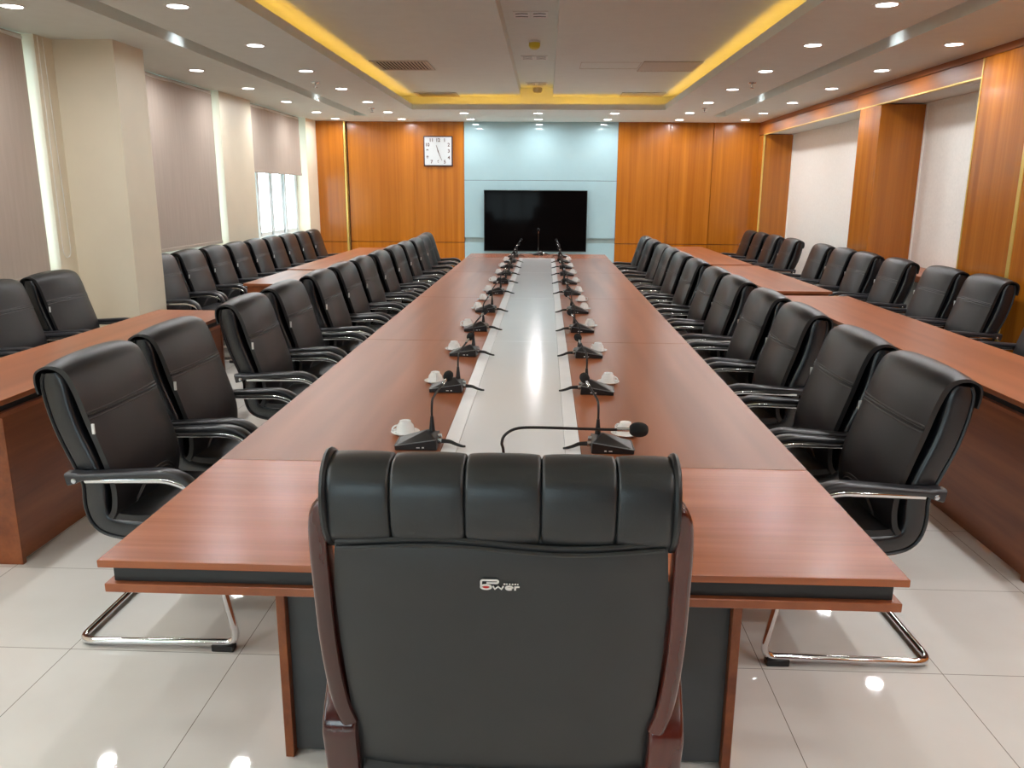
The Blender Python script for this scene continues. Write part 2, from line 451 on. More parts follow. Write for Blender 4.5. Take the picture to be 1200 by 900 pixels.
# back wall: veneer panels either side of a white glass panel
bm = B()
ZS = 0.76
for x0, x1, d in ((-3.70, -3.225, .10), (-3.175, -2.122, 0), (-2.118, -1.312, .03), (1.122, 1.93, .03), (1.934, 2.608, 0), (2.614, 3.40, 0)):
    box(bm, x0, x1, YB - d, YB + .1, 0, ZS - .005, .002); box(bm, x0, x1, YB - d, YB + .1, ZS + .005, CEIL, .002)
struct('wall_back', bm, 'wood_wall')
struct('wall_back_core', box(B(), -4.0, 4.0, YB + .03, YB + .15, 0, CEIL), 'joint')
struct('trim_7', box(B(), -3.222, -3.196, YB - .09, YB + .03, 0, CEIL), 'gold')
bm = B()
GX0, GX1 = -1.308, 1.118
box(bm, GX0, GX1, YB - .03, YB + .02, 1.747, CEIL, .002)
box(bm, GX0, GX1, YB - .03, YB + .02, .842, 1.742, .002)
box(bm, GX0, GX1, YB - .03, YB + .02, 0, .765, .002)
struct('wall_back_glass', bm, 'glass_wall')
struct('trim_8', box(B(), GX0, GX1, YB + .0, YB + .02, .765, .842), 'slot_dark')
RWX = (-2.15, -.2)  # unseen low window behind the camera, added for its cool fill light
bm = B()
box(bm, -4.2, RWX[0], YF - .2, YF, 0, CEIL); box(bm, RWX[1], 4.2, YF - .2, YF, 0, CEIL)
box(bm, RWX[0], RWX[1], YF - .2, YF, 0, .58); box(bm, RWX[0], RWX[1], YF - .2, YF, 1.60, CEIL)
struct('wall_front', bm, 'mahogany')
bm = B()
for x in (RWX[0], -1.5, -.85, RWX[1] - .05): box(bm, x, x + .05, YF - .14, YF - .08, .58, 1.60, .004)
box(bm, RWX[0], RWX[1], YF - .14, YF - .08, .58, .63, .004); box(bm, RWX[0], RWX[1], YF - .14, YF - .08, 1.55, 1.60, .004)
w = struct('window_5', bm, 'white_frame')
struct('pane', box(B(), RWX[0] + .01, RWX[1] - .01, YF - .113, YF - .107, .59, 1.59), 'glass', w)
struct('baseboard_right', box(B(), XR - .012, XR, YF, 5.9, 0, .09, .002), 'joint')

# ------------------------------------------------------------------ ceiling lamps
def make_lamp(name, label, loc, group, watts=LAMP_W):
    t = thing(name, label, 'ceiling light', loc, 0, group)
    bm = B(); lathe(bm, [(.060, -.001), (.060, -.004), (.078, -.004), (.080, .0)], seg=24, cap=False); obj('trim_ring', bm, 'white_plastic', t)
    bm = B(); lathe(bm, [(.0605, -.0005), (.0605, -.003), (.03, -.0045), (.001, -.005)], seg=24); obj('diffuser', bm, 'lamp', t)
    L = bpy.data.lights.new('downlight', 'AREA'); L.shape = 'DISK'; L.size = .118; L.energy = watts; L.color = LAMP_COL; L.spread = math.radians(175)
    lo = bpy.data.objects.new('bulb', L); C.objects.link(lo); lo.parent = t; lo.location = (0, 0, -.009)
    return t
def lamp_row(x, ys, where):
    n = len(ys)
    for i, y in enumerate(ys):
        rank = n - i                                    # counted from the back wall
        pos = 'closest to the back wall' if rank == 1 else '%s from the back wall' % (ORD[rank] if rank < 14 else 'last')
        make_lamp('ceiling_downlight', 'round recessed downlight, %s, row %s' % (pos, where), (x, y, CEIL), 'recessed ceiling downlights')
RY = [-1.5, -.17, 1.15, 2.48, 3.81, 5.14, 6.47, 7.80, 9.12, 10.43, 11.74]
lamp_row(-2.223, RY, 'just left of the glowing cove')
lamp_row(1.957, RY, 'just right of the glowing cove')
BY = [-1.5, -.17, 1.15, 2.48, 3.81, 5.13, 7.77, 9.10, 10.42, 11.77, 12.81]
lamp_row(-3.235, BY, 'along the window wall')
lamp_row(2.965, [-1.5, -.17, 1.15, 2.48, 3.81, 5.13, 6.44, 7.75, 9.04, 10.42, 11.77, 12.79], 'along the right wall')
for x, w in ((-2.22, 'left of the clock'), (-1.165, 'above the left edge of the glass panel'), (-.13, 'centred above the screen'), (.915, 'above the right edge of the glass panel'), (1.99, 'above the right wood panels')):
    make_lamp('ceiling_downlight', 'round recessed downlight against the back wall, %s' % w, (x, 12.83, CEIL), 'recessed ceiling downlights')
for x, w in ((-1.165, 'left'), (-.13, 'middle'), (.94, 'right')):
    make_lamp('ceiling_downlight', 'round recessed downlight, %s of three directly behind the cove end' % w, (x, 11.85, CEIL), 'recessed ceiling downlights')
for x, sx, sd in ((SLL[0] + .15, -1, 'left'), (SLR[1] - .15, 1, 'right')):
    for y, w in ((2.6, 'at the camera end'), (6.45, 'nearest seen'), (10.3, 'far')):
        t = thing('slot_spotlight', 'small cool light inside the %s ceiling slot, %s one' % (sd, w), 'ceiling light', (x, y, CEIL + .1), 0, 'slot lights')
        bm = B(); lathe(bm, [(.02, 0), (.022, -.02), (.016, -.03)], seg=12); obj('housing', bm, 'white_plastic', t)
        bm = B(); lathe(bm, [(.014, -.0295), (.012, -.034), (.001, -.035)], seg=12); obj('bulb_lens', bm, 'slot_led', t)
        L = bpy.data.lights.new('slot', 'SPOT'); L.energy = 2.2; L.color = (.85, .93, 1); L.spot_size = math.radians(120); L.spot_blend = 1; L.shadow_soft_size = .02
        lo = bpy.data.objects.new('bulb', L); C.objects.link(lo); lo.parent = t; lo.location = (0, 0, -.04); lo.rotation_euler = (0, math.radians(-62 * sx), 0)

# window daylight sampling portals
L = bpy.data.lights.new('portal', 'AREA'); L.shape = 'RECTANGLE'; L.size = 1.95; L.size_y = 1.02; L.cycles.is_portal = True
lo = bpy.data.objects.new('window_portal', L); C.objects.link(lo); lo.location = (-1.175, YF - .22, 1.09); lo.rotation_euler = (math.radians(90), 0, 0)
for a, b in WIN:
    L = bpy.data.lights.new('portal', 'AREA'); L.shape = 'RECTANGLE'; L.size = CEIL - SILL; L.size_y = b - a
    L.cycles.is_portal = True
    lo = bpy.data.objects.new('window_portal', L); C.objects.link(lo)
    lo.location = (XW - .02, (a + b) / 2, (CEIL + SILL) / 2); lo.rotation_euler = (0, math.radians(-90), 0)

# ------------------------------------------------------------------ roller blinds
def blind(a, b, zb, label, chain=None):
    t = thing('roller_blind', label, 'blind', (XL - .055, (a + b) / 2, zb), 0, 'taupe roller blinds on the window wall')
    w = (b - a) / 2; h = CEIL - .012 - zb
    bm = B(); n = 24
    fr = [[Vector((0.0025 * math.sin(i * .9 + k * .25), -w + 2 * w * i / n, h * k / 6)) for i in range(n + 1)] for k in range(7)]
    loops = [f + [p + Vector((-.0015, 0, 0)) for p in reversed(f)] for f in fr]
    rings(bm, loops); obj('fabric', bm, 'blind', t, sharp=60)
    bm = B(); box(bm, -.012, .010, -w, w, -.012, .022, .004); obj('hem_bar', bm, 'blind', t)
    bm = B(); tube(bm, [(-.02, -w, h - .02), (-.02, w, h - .02)], .024, 14); obj('roller', bm, 'white_plastic', t)
    if chain:
        bm = B(); y, zl = chain; y -= (a + b) / 2; zl -= zb
        tube(bm, [(.065, y, h), (.066, y, zl + .06)] + [(.066, y + .05 - .05 * math.cos(q), zl + .05 - .05 * math.sin(q)) for q in [math.pi * k / 8 for k in range(1, 8)]] + [(.066, y + .1, zl + .06), (.065, y + .06, h)], .0025, 6)
        obj('bead_chain', bm, 'white_plastic', t)
    return t
blind(3.69, 5.95, .93, 'fully lowered taupe roller blind, first window, left edge of view', (6.03, 1.06))
blind(7.02, 9.26, .985, 'taupe roller blind lowered almost to the sill, middle window behind the column')
blind(10.35, 12.5, 1.80, 'half raised taupe roller blind with daylight below, farthest window')

# ------------------------------------------------------------------ conference table
TX0, TX1, TY0, TY1 = -.995, .80, 1.628, 10.93
SX0, SX1 = -.325, .125
tb = thing('conference_table', 'very long red-brown wooden conference table with a white strip down its middle', 'table', (0, 0, 0))
SEAM = [2.334, 4.417, 6.308, 8.375, 10.2]
g = .0012
bm = B(); box(bm, TX0, TX1, TY0, SEAM[0] - g, .742, TOP, .0015); obj('end_top', bm, 'table_x', tb)
bm = B(); box(bm, TX0, TX1, SEAM[-1] + g, TY1, .742, TOP, .0015); obj('end_top', bm, 'table_x', tb)
for i in range(4):
    bm = B(); box(bm, TX0, SX0, SEAM[i] + g, SEAM[i + 1] - g, .742, TOP, .0015); obj('side_top', bm, 'table_y', tb)
    bm = B(); box(bm, SX1, TX1, SEAM[i] + g, SEAM[i + 1] - g, .742, TOP, .0015); obj('side_top', bm, 'table_y', tb)
bm = B(); box(bm, SX0 + .001, SX0 + .05, SEAM[0], SEAM[-1], .74, TOP + .0015, .001); box(bm, SX1 - .05, SX1 - .001, SEAM[0], SEAM[-1], .74, TOP + .0015, .001)
box(bm, SX0 + .05, SX1 - .05, SEAM[0], SEAM[0] + .03, .74, TOP + .0015, .001); box(bm, SX0 + .05, SX1 - .05, SEAM[-1] - .03, SEAM[-1], .74, TOP + .0015, .001)
fr = obj('strip_frame', bm, 'strip_frame', tb); fr['label'] = 'pale frame of the white strip'
for i in range(4):
    bm = B(); box(bm, SX0 + .0505, SX1 - .0505, SEAM[i] + (.031 if i == 0 else .001), SEAM[i + 1] - (.031 if i == 3 else .001), .741, TOP - .001, .001)
    obj('strip_panel', bm, 'strip', tb)
bm = B(); box(bm, TX0 + .024, TX1 - .024, TY0 + .022, TY1 - .022, .70, .742, .001); obj('apron', bm, 'black_band', tb)['label'] = 'black recessed band under the top'
bm = B(); box(bm, TX0 + .008, TX1 - .008, TY0 + .006, TY1 - .008, .679, .70, .0015); obj('lower_rail', bm, 'edge', tb)
bm = B(); box(bm, -.715, -.69, 1.96, 10.6, 0, .679, .002); obj('side_board', bm, 'table_z', tb)
bm = B(); box(bm, .512, .537, 1.96, 10.6, 0, .679, .002); obj('side_board', bm, 'table_z', tb)
for y in (1.985, 10.55):
    bm = B(); box(bm, -.69, .512, y, y + .02, .01, .679, .001); obj('end_panel', bm, 'grey_panel', tb)['label'] = 'charcoal end panel'

# ------------------------------------------------------------------ side desks
def desk(label, x0, x1, y0, y1, face, over=0.0):
    """face = +1: the modesty panel looks towards +x"""
    cx, cy = (x0 + x1) / 2, (y0 + y1) / 2; w, d = (x1 - x0) / 2, (y1 - y0) / 2
    t = thing('side_desk', label, 'desk', (cx, cy, 0), 0, 'side desks')
    inn = face
    bm = B(); box(bm, -w, w, -d - over, d, .738, TOP, .0015); obj('desktop', bm, 'table_y', t)
    bm = B(); box(bm, inn * (w - .09), inn * (w - .03), -d + .03 - over, d - .03, .705, .738); obj('apron', bm, 'black_band', t)['label'] = 'black recessed band'
    bm = B(); box(bm, inn * (w - .10), inn * (w - .006), -d + .015 - over, d - .015, .688, .705, .001); obj('lower_rail', bm, 'edge', t)
    bm = B(); box(bm, inn * (w - .115), inn * (w - .095), -d + .062, d - .062, .02, .688); obj('modesty_panel', bm, 'table_z', t)
    for s in (-1, 1):
        bm = B(); box(bm, inn * (-w + .02), inn * (w - .09), s * (d - .038), s * (d - .062), 0, .738, .001); obj('end_panel', bm, 'table_z', t)
    return t
desk('nearest wooden side desk on the left, ending at the cream column', -2.67, -2.125, 3.06, 5.45, 1, .15)
desk('middle wooden side desk by the windows, its pale end facing the camera', -2.68, -2.16, 7.08, 8.36, 1)
desk('farthest wooden side desk on the left, towards the back wall', -2.72, -2.16, 8.47, 11.85, 1)
desk('nearest wooden side desk on the right, cut off by the picture edge', 1.92, 2.47, 3.12, 6.66, -1, .15)
desk('middle wooden side desk on the right', 1.93, 2.45, 6.96, 9.44, -1)
desk('farthest wooden side desk on the right, reaching the back panels', 1.93, 2.42, 9.56, 12.75, -1)

# ------------------------------------------------------------------ black cantilever chairs
def make_chair():
    t = thing('cantilever_chair', 'chair', 'chair')
    # body: L-shaped upholstered shell
    mid = catmull([(-.288, 0, .976), (-.276, 0, .87), (-.251, 0, .77), (-.207, 0, .655), (-.188, 0, .59), (-.190, 0, .51), (-.172, 0, .455), (-.122, 0, .430), (-.03, 0, .422), (.11, 0, .42), (.235, 0, .422)], 4)
    th = lambda s: .047 - .010 * s - (.016 * (1 - s / .035) if s < .035 else 0) - (.018 * (s - .93) / .07 if s > .93 else 0)
    bm = B(); sweep(bm, mid, (0, 1, 0), lambda s: rrect(.232, th(s), .02, 3)); body = obj('shell', bm, 'leather_side', t, 60)
    # piping along the outer edges
    for sy in (-1, 1):
        P = []
        for i, p in enumerate(mid):
            tt = (mid[min(i + 1, len(mid) - 1)] - mid[max(i - 1, 0)]).normalized(); nn = tt.cross(Vector((0, 1, 0)))
            P.append(p + Vector((0, sy * .2315, 0)) - nn * (th(i / (len(mid) - 1)) - .010))
        bm = B(); tube(bm, P, .0055, 6); obj('piping', bm, 'piping', body)
    # back pad: cover folded over the top, standing off the shell
    pad = catmull([(-.334, 0, .905), (-.341, 0, .95), (-.330, 0, .982), (-.285, 0, .998), (-.236, 0, .979), (-.204, 0, .915), (-.176, 0, .82), (-.144, 0, .72), (-.118, 0, .63), (-.109, 0, .56), (-.116, 0, .50), (-.134, 0, .470)], 5)
    def psec2(s):
        hh = .007 + .012 * min(1, max(0, (s - .22) / .15)); hw = .238; N = 10; out = []
        crown = .020 * min(1, max(0, (s - .15) / .2))
        for k in range(N + 1):
            u = -hw + 2 * hw * k / N; e = 1 - abs(u / hw) ** 6
            out.append((u, hh * (.35 + .65 * e) + crown * (1 - (u / hw) ** 2)))
        for k in range(N + 1):
            u = hw - 2 * hw * k / N; out.append((u, -hh * .6))
        return out
    bm = B(); sweep(bm, pad, (0, 1, 0), psec2); bp = obj('back_pad', bm, 'leather', t, 60)
    def on_pad(s, u):
        i = s * (len(pad) - 1); k = min(int(i), len(pad) - 2); f = i - k
        p = pad[k].lerp(pad[k + 1], f); tt = (pad[k + 1] - pad[k]).normalized(); nn = tt.cross(Vector((0, 1, 0)))
        hh = .007 + .012 * min(1, max(0, (s - .22) / .15)); cr = .020 * min(1, max(0, (s - .15) / .2)); e = 1 - abs(u / .238) ** 6
        return p + Vector((0, u, 0)) + nn * (hh * (.35 + .65 * e) + cr * (1 - (u / .238) ** 2) + .0006)
    for ds in (-.010, .010):
        bm = B(); tube(bm, [on_pad(.535 + ds, -.236 + .472 * k / 12) for k in range(13)], .0028, 5); obj('stitching', bm, 'stitch', bp)
    for ds in (-.009, .009):
        bm = B(); tube(bm, [on_pad(.80 + ds + .09 * abs(q / .15) ** 3, q) for q in [-.15 + .3 * k / 14 for k in range(15)]], .0025, 5); obj('stitching', bm, 'stitch', bp)
    bm = B(); tube(bm, [on_pad(.535, -.236 + .472 * k / 12) for k in range(13)], .004, 5); obj('seam', bm, 'piping', bp)
    bm = B(); c = on_pad(.572, -.2365); box(bm, c.x - .004, c.x + .006, c.y - .004, c.y + .001, c.z - .022, c.z + .014, .0008)
    tg = obj('tag', bm, 'tag', bp); tg['label'] = 'small white fabric tag'
    # seat pad
    sp = catmull([(-.128, 0, .478), (-.06, 0, .470), (.06, 0, .474), (.17, 0, .476), (.23, 0, .462), (.258, 0, .425)], 5)
    def ssec(s):
        hw, hh, N = .226, .022, 8; out = []
        for k in range(N + 1):
            u = -hw + 2 * hw * k / N; out.append((u, hh * (1 - .6 * abs(u / hw) ** 6) + .008 * (1 - (u / hw) ** 2)))
        for k in range(N + 1):
            out.append((hw - 2 * hw * k / N, -hh * .8))
        return out
    bm = B(); sweep(bm, sp, (0, 1, 0), ssec); obj('seat_pad', bm, 'leather', t, 60)
    # chrome frame: arm rail, front leg, floor runner, rear cross bar
    def side(sy):
        y = sy * .262
        return fillet([(-.19, y, .618), (.10, y, .625), (.185, y, .585), (.292, y * 1.03, .030), (-.282, y * 1.03, .0185)], .05, 6)
    bm = B()
    a, b = side(-1), side(1)
    path = a[:-1] + fillet([a[-2], a[-1], b[-1], b[-2]], .06, 6)[1:-1] + list(reversed(b[:-1]))
    tube(bm, path, .013, 10); fr = obj('sled_frame', bm, 'chrome', t, 60)
    for sy in (-1, 1):
        bm = B(); box(bm, .200, .278, sy * .27 - .017, sy * .27 + .017, 0.0, .026, .003); obj('foot_cap', bm, 'black_plastic', fr)
        bm = B(); box(bm, -.27, -.225, sy * .245 - .014, sy * .245 + .014, 0.0, .012, .002); obj('foot_cap', bm, 'black_plastic', fr)
    for sy in (-1, 1):
        y = sy * .262
        ap = fillet([(-.246, y, .624), (-.20, y, .632), (.10, y, .652), (.165, y, .625), (.192, y, .565)], .06, 5)
        bm = B(); sweep(bm, ap, (0, 1, 0), lambda s: rrect(.025 - .003 * (s > .97), .013 + .010 * max(0, 1 - s / .22), .011, 3))
        ar = obj('armrest', bm, 'arm_pad', t, 60)
        bm = B(); lathe(bm, [(.001, 0), (.008, 0), (.009, .003), (.006, .006), (.001, .0065)], seg=10)
        xform(bm, Matrix.Translation((-.218, y + sy * .0235, .622)) @ Matrix.Rotation(math.radians(-90 * sy), 4, 'X'))
        obj('bolt', bm, 'silver', ar)
    return t
chair0 = make_chair(); used = [False]
def place_chair(x, y, rz, label, group):
    rz += math.radians(random.uniform(-1.2, 1.2))
    if not used[0]:
        used[0] = True; chair0.location = (x, y, 0); chair0.rotation_euler = (0, 0, rz); chair0['label'] = label; chair0['group'] = group
        return chair0
    return dup(chair0, (x, y, 0), rz, label, group)

def chair_row(spots, rz, where, group):
    n = len(spots)
    for i, (x, y) in enumerate(spots):
        if i == 0: pos = 'nearest the camera'
        elif i == n - 1: pos = 'nearest the back wall'
        else: pos = '%s from the camera' % ORD[i + 1]
        place_chair(x, y, rz, 'black leather sled chair, %s%s' % (pos, where), group)
LY = [2.765, 3.38, 4.265, 4.95, 5.71, 6.36, 6.98, 7.70, 8.45, 9.17, 9.85, 10.50, 11.12]
LXo = [0, 0, 0, -.01, 0, 0, .01, .02, .02, .02, .03, .02, -.02]
chair_row([(-1.34 + LXo[i], y) for i, y in enumerate(LY)], 0, ', left side of the long table', 'chairs along the left of the conference table')
RYc = [2.775, 3.38, 4.14, 4.78, 5.58, 6.24, 7.06, 7.80, 8.47, 9.07, 9.98, 10.71]
chair_row([(1.05, y) for y in RYc], math.pi, ', right side of the long table', 'chairs along the right of the conference table')
chair_row([(2.87, y) for y in (4.92, 5.83, 6.49, 7.33, 8.07, 8.66, 9.34, 10.5, 11.32, 12.0, 12.62)], math.pi, ' in the row along the right wall', 'chairs along the right wall')
chair_row([(-3.12, y) for y in (4.15, 4.8, 5.43, 6.98, 7.58, 8.18, 8.78, 9.38, 9.98, 10.58, 11.18, 11.78)], 0, ' in the row under the windows', 'chairs under the windows')

# ------------------------------------------------------------------ executive chair in the foreground
def boss_chair():
    t = thing('executive_chair', 'large black leather executive chair with wooden frame, back to the camera', 'chair', (-.068, 1.45, 0))
    O = 1.45
    yb = lambda z: 1.2 + (1.12 - z) * .22 - O                # rear face of the backrest, local
    # head roll with five segments
    seams = [-.285, -.178, -.056, .068, .190, .285]
    xs = []
    for a, b in zip(seams[:-1], seams[1:]):
        xs += [a + (b - a) * q for q in (.0, .012, .03, .06, .15, .3, .5, .7, .85, .94, .97, .988)]
    xs.append(seams[-1]); loops = []
    for x in xs:
        d = min(abs(x - s) for s in seams); sc = 1 - .045 * math.exp(-d / .012) - .07 * math.exp(-(d / .0016) ** 2)
        end = min(abs(x - seams[0]), abs(x - seams[-1])); 
        if end < .004: sc = .93
        cy, cz, hy, hz = yb(1.075) + .062, 1.066, .064, .081
        L = []
        for k in range(28):
            a = 2 * math.pi * k / 28
            ca, sa = math.cos(a), math.sin(a)
            L.append(Vector((x, cy + hy * sc * math.copysign(abs(ca) ** .8, ca) + (cz + hz * sa - cz) * -.10, cz + hz * sc * math.copysign(abs(sa) ** .8, sa))))
        loops.append(L)
    bm = B(); rings(bm, loops); hd = obj('headrest', bm, 'leather_boss', t, 60)
    for x in (seams[0], seams[-1]):
        cy, cz = yb(1.075) + .062, 1.066; bm = B()
        tube(bm, [(x, cy + .064 * math.cos(q) - .0083 * math.sin(q), cz + .082 * math.sin(q)) for q in [2 * math.pi * k / 24 for k in range(24)]], .0065, 8, closed=True)
        obj('piping', bm, 'piping', hd)
    # back panel (rear face)
    def half(z): return .288 - .012 * max(0, (z - .9) / .12) - .012 * max(0, (.75 - z) / .3)
    zs = [1.03, 1.022, 1.012, .99, .95, .9, .84, .78, .72, .66, .60, .54, .48, .43]
    loops = []
    for i, z in enumerate(zs):
        hw = half(z); n = 16; L = []
        for k in range(n + 1):
            u = -1 + 2 * k / n; bul = (1 - abs(u) ** 5)
            L.append(Vector((hw * u, yb(z) + .016 - .020 * bul * (1 if i > 2 else .45), z + (-.006 * math.sin(u * 5) if i in (1, 2, 3) else 0))))
        for k in range(n + 1):
            u = 1 - 2 * k / n; L.append(Vector((hw * u, yb(z) + .085 + .02 * (1 - u * u), z)))
        loops.append(L)
    bm = B(); rings(bm, loops); bk = obj('backrest', bm, 'leather_boss', t, 60)
    bm = B()
    for dz in (0, -.012):
        tube(bm, [(-.272 + .544 * k / 20, yb(1.0) + .004 - .006 * (1 - abs(-1 + 2 * k / 20) ** 5) + .006 * (1 - (-1 + k / 10) ** 2) * .2, 1.008 + dz - .006 * math.sin((-1 + k / 10) * 4)) for k in range(21)], .0045, 6)
    obj('fold', bm, 'leather_boss', bk)
    # emblem printed on the back: P over o, then w e r
    ze, xe = .929, .001
    def onback(bm): xform(bm, Matrix.Translation((xe, yb(ze) - .0065, ze)) @ Matrix.Rotation(math.atan(.22), 4, 'X') @ Matrix.Rotation(math.radians(90), 4, 'X'))
    def bar(bm, pts, r): 
        P = [Vector((p[0], p[1], 0)) for p in pts]
        sweep(bm, P, (0, 0, 1), lambda s: [(.0006, r), (-.0006, r), (-.0006, -r), (.0006, -r)])
    bm = B()
    bar(bm, fillet([(-.0315, -.007), (-.0315, .0088), (-.003, .0088), (-.003, .0030), (-.0225, .0030)], .0042, 5), .0017)
    bar(bm, [(-.0235 + .0085 * math.cos(q), -.0056 + .0042 * math.sin(q)) for q in [2 * math.pi * k / 24 for k in range(25)]], .0017)
    bar(bm, [(-.0118, -.0032), (-.0085, -.0098), (-.003, -.0042), (.0025, -.0098), (.0058, -.0032)], .0015)
    bar(bm, [(.0098, -.0071), (.0212, -.0071)], .0010)
    bar(bm, [(.0157 + .0057 * math.cos(q), -.0069 + .0036 * math.sin(q)) for q in [5.5 * k / 20 for k in range(21)]], .0014)
    bar(bm, [(.0256, -.0113), (.0256, -.0032)], .0015)
    bar(bm, [(.0256, -.0060), (.0285, -.0042), (.0330, -.0042)], .0014)
    for k, w in enumerate((.0035, .0022, .0028, .0028, .0030, .0022)):
        x = .006 + k * .0046; bar(bm, [(x, .0012), (x + w, .0012)], .0012)
    onback(bm); em = obj('emblem', bm, 'white_print', t); em['label'] = 'small white printed emblem'
    bm = B(); lathe(bm, [(.0001, .0008), (.004, .0008), (.004, 0)], seg=16); xform(bm, Matrix.Translation((-.0235, -.0056, 0)) @ Matrix.Diagonal((1.35, .62, 1, 1)))
    onback(bm); obj('emblem_dot', bm, 'red', em)['label'] = 'red dot of the emblem'
    # bowed wooden frame members
    for s in (-1, 1):
        prof = [(1.078, .283), (1.05, .298), (1.0, .304), (.91, .307), (.80, .309), (.70, .306), (.63, .299), (.588, .288)]
        P = catmull([(s * x, yb(z) + .028, z) for z, x in prof], 5)
        bm = B(); sweep(bm, P, (0, 1, 0), lambda q: rrect(.026 * (.72 + .28 * min(1, q / .08)), .0155 * (.6 + .4 * min(1, q / .08)), .009, 4)); obj('side_frame', bm, 'mahogany', t, 60)
        # armrest loop
        x = s * .308
        P = fillet([(x, yb(.45) + .02, .40), (x, yb(.58) + .012, .575), (x, yb(.60) + .03, .600), (x, 1.40 - O, .675), (x, 1.52 - O, .683), (x, 1.585 - O, .655), (x, 1.575 - O, .55), (x, 1.57 - O, .44)], .03, 5)
        bm = B(); sweep(bm, P, (1, 0, 0), lambda q: rrect(.0325, .017, .008, 4)); obj('armrest', bm, 'mahogany', t, 60)
    # seat
    bm = B(); sp = catmull([(0, 1.36 - O, .44), (0, 1.42 - O, .475), (0, 1.6 - O, .482), (0, 1.78 - O, .484), (0, 1.86 - O, .462), (0, 1.885 - O, .42)], 5)
    def ssec(q):
        hw, N = .268, 10
        return [(-hw + 2 * hw * k / N, -.045 - .012 * (1 - (-1 + 2 * k / N) ** 4)) for k in range(N + 1)] + [(hw - 2 * hw * k / N, .045) for k in range(N + 1)]
    sweep(bm, sp, (1, 0, 0), ssec); obj('seat', bm, 'leather', t, 60)
    bm = B(); lathe(bm, [(.03, .09), (.03, .24), (.022, .245), (.022, .40), (.10, .405), (.10, .42)], (0, .13, 0), 16); obj('gas_column', bm, 'black_plastic', t)
    bs = B()
    for k in range(5):
        a = math.radians(90 + 72 * k); d = Vector((math.cos(a), math.sin(a), 0)); q = Vector((-d.y, d.x, 0)); c = Vector((0, .13, 0))
        sweep(bs, [c + d * .02 + Vector((0, 0, .11)), c + d * .16 + Vector((0, 0, .10)), c + d * .29 + Vector((0, 0, .078))], q, lambda w: rrect(.03 - .010 * w, .02 - .006 * w, .01, 3))
    base = obj('star_base', bs, 'mahogany', t)
    for k in range(5):
        a = math.radians(90 + 72 * k); p = Vector((0, .13, 0)) + Vector((math.cos(a), math.sin(a), 0)) * .28
        bm = B(); lathe(bm, [(.008, -.022), (.026, -.02), (.028, 0), (.026, .02), (.008, .022)], seg=16)
        xform(bm, Matrix.Translation((p.x, p.y, .028)) @ Matrix.Rotation(a, 4, 'Z') @ Matrix.Rotation(math.radians(90), 4, 'X'))
        tube(bm, [(p.x, p.y, .05), (p.x, p.y, .075)], .008, 8); obj('caster', bm, 'black_plastic', base)
    return t
boss_chair()

# ------------------------------------------------------------------ desk microphones
def mic_base(t, sx):
    """wedge with a ridged top, high at the inner end; sx = +1: inner end at +x"""
    bm = B(); w, d = .068, .052
    P = lambda x, y, z: bm.verts.new((x * sx, y, z))
    o0, o1, i0, i1 = P(-w, -d, 0), P(-w, d, 0), P(w, -d, 0), P(w, d, 0)
    O0, O1, I0, I1 = P(-w, -d, .014), P(-w, d, .014), P(w * .96, -d, .036), P(w * .96, d, .036)
    R0, R1 = P(w * .42, -.006, .056), P(w * .42, .006, .056)
    for q in ((o0, o1, i1, i0), (o0, i0, I0, O0), (i1, o1, O1, I1), (o1, o0, O0, O1), (i0, i1, I1, I0), (O0, I0, R0), (I0, I1, R1, R0), (I1, O1, R1), (O1, O0, R0, R1)):
        bm.faces.new(q)
    bmesh.ops.recalc_face_normals(bm, faces=bm.faces)
    bmesh.ops.bevel(bm, geom=list(bm.edges), offset=.0022, segments=1, affect='EDGES', clamp_overlap=True)
    b = obj('base', bm, 'black_plastic', t, 20)
    bm = B()
    tube(bm, [(-w * sx, -d, .0145), (-w * sx, d, .0145)], .0022, 6)
    tube(bm, [(-w * sx, -d, .0145), (w * .96 * sx, -d, .0365)], .0016, 6); tube(bm, [(-w * sx, d, .0145), (w * .96 * sx, d, .0365)], .0016, 6)
    obj('edge_trim', bm, 'mic_grey', b)
    bm = B(); box(bm, .002 * sx, .013 * sx, -d - .0008, -d + .001, .008, .011); box(bm, .02 * sx, .027 * sx, -d - .0008, -d + .001, .008, .012); obj('port_mark', bm, 'tag', b)
    bm = B(); tube(bm, [(w * .94 * sx, -.012, .022), (w * 1.18 * sx, -.014, .022)], .009, 10); tube(bm, [(w * .94 * sx, .014, .03), (w * 1.12 * sx, .014, .032)], .008, 10); obj('connector', bm, 'silver', t)
    bm = B(); tube(bm, catmull([(w * 1.15 * sx, -.014, .022), (w * 1.55 * sx, -.016, .021), (w * 1.85 * sx, -.02, .014), (w * 2.15 * sx, -.024, .009), (w * 2.3 * sx, -.02, .007)], 4), .006, 8, rfun=lambda q: .0078 - .0042 * q); obj('cable', bm, 'black_plastic', t)
    return b

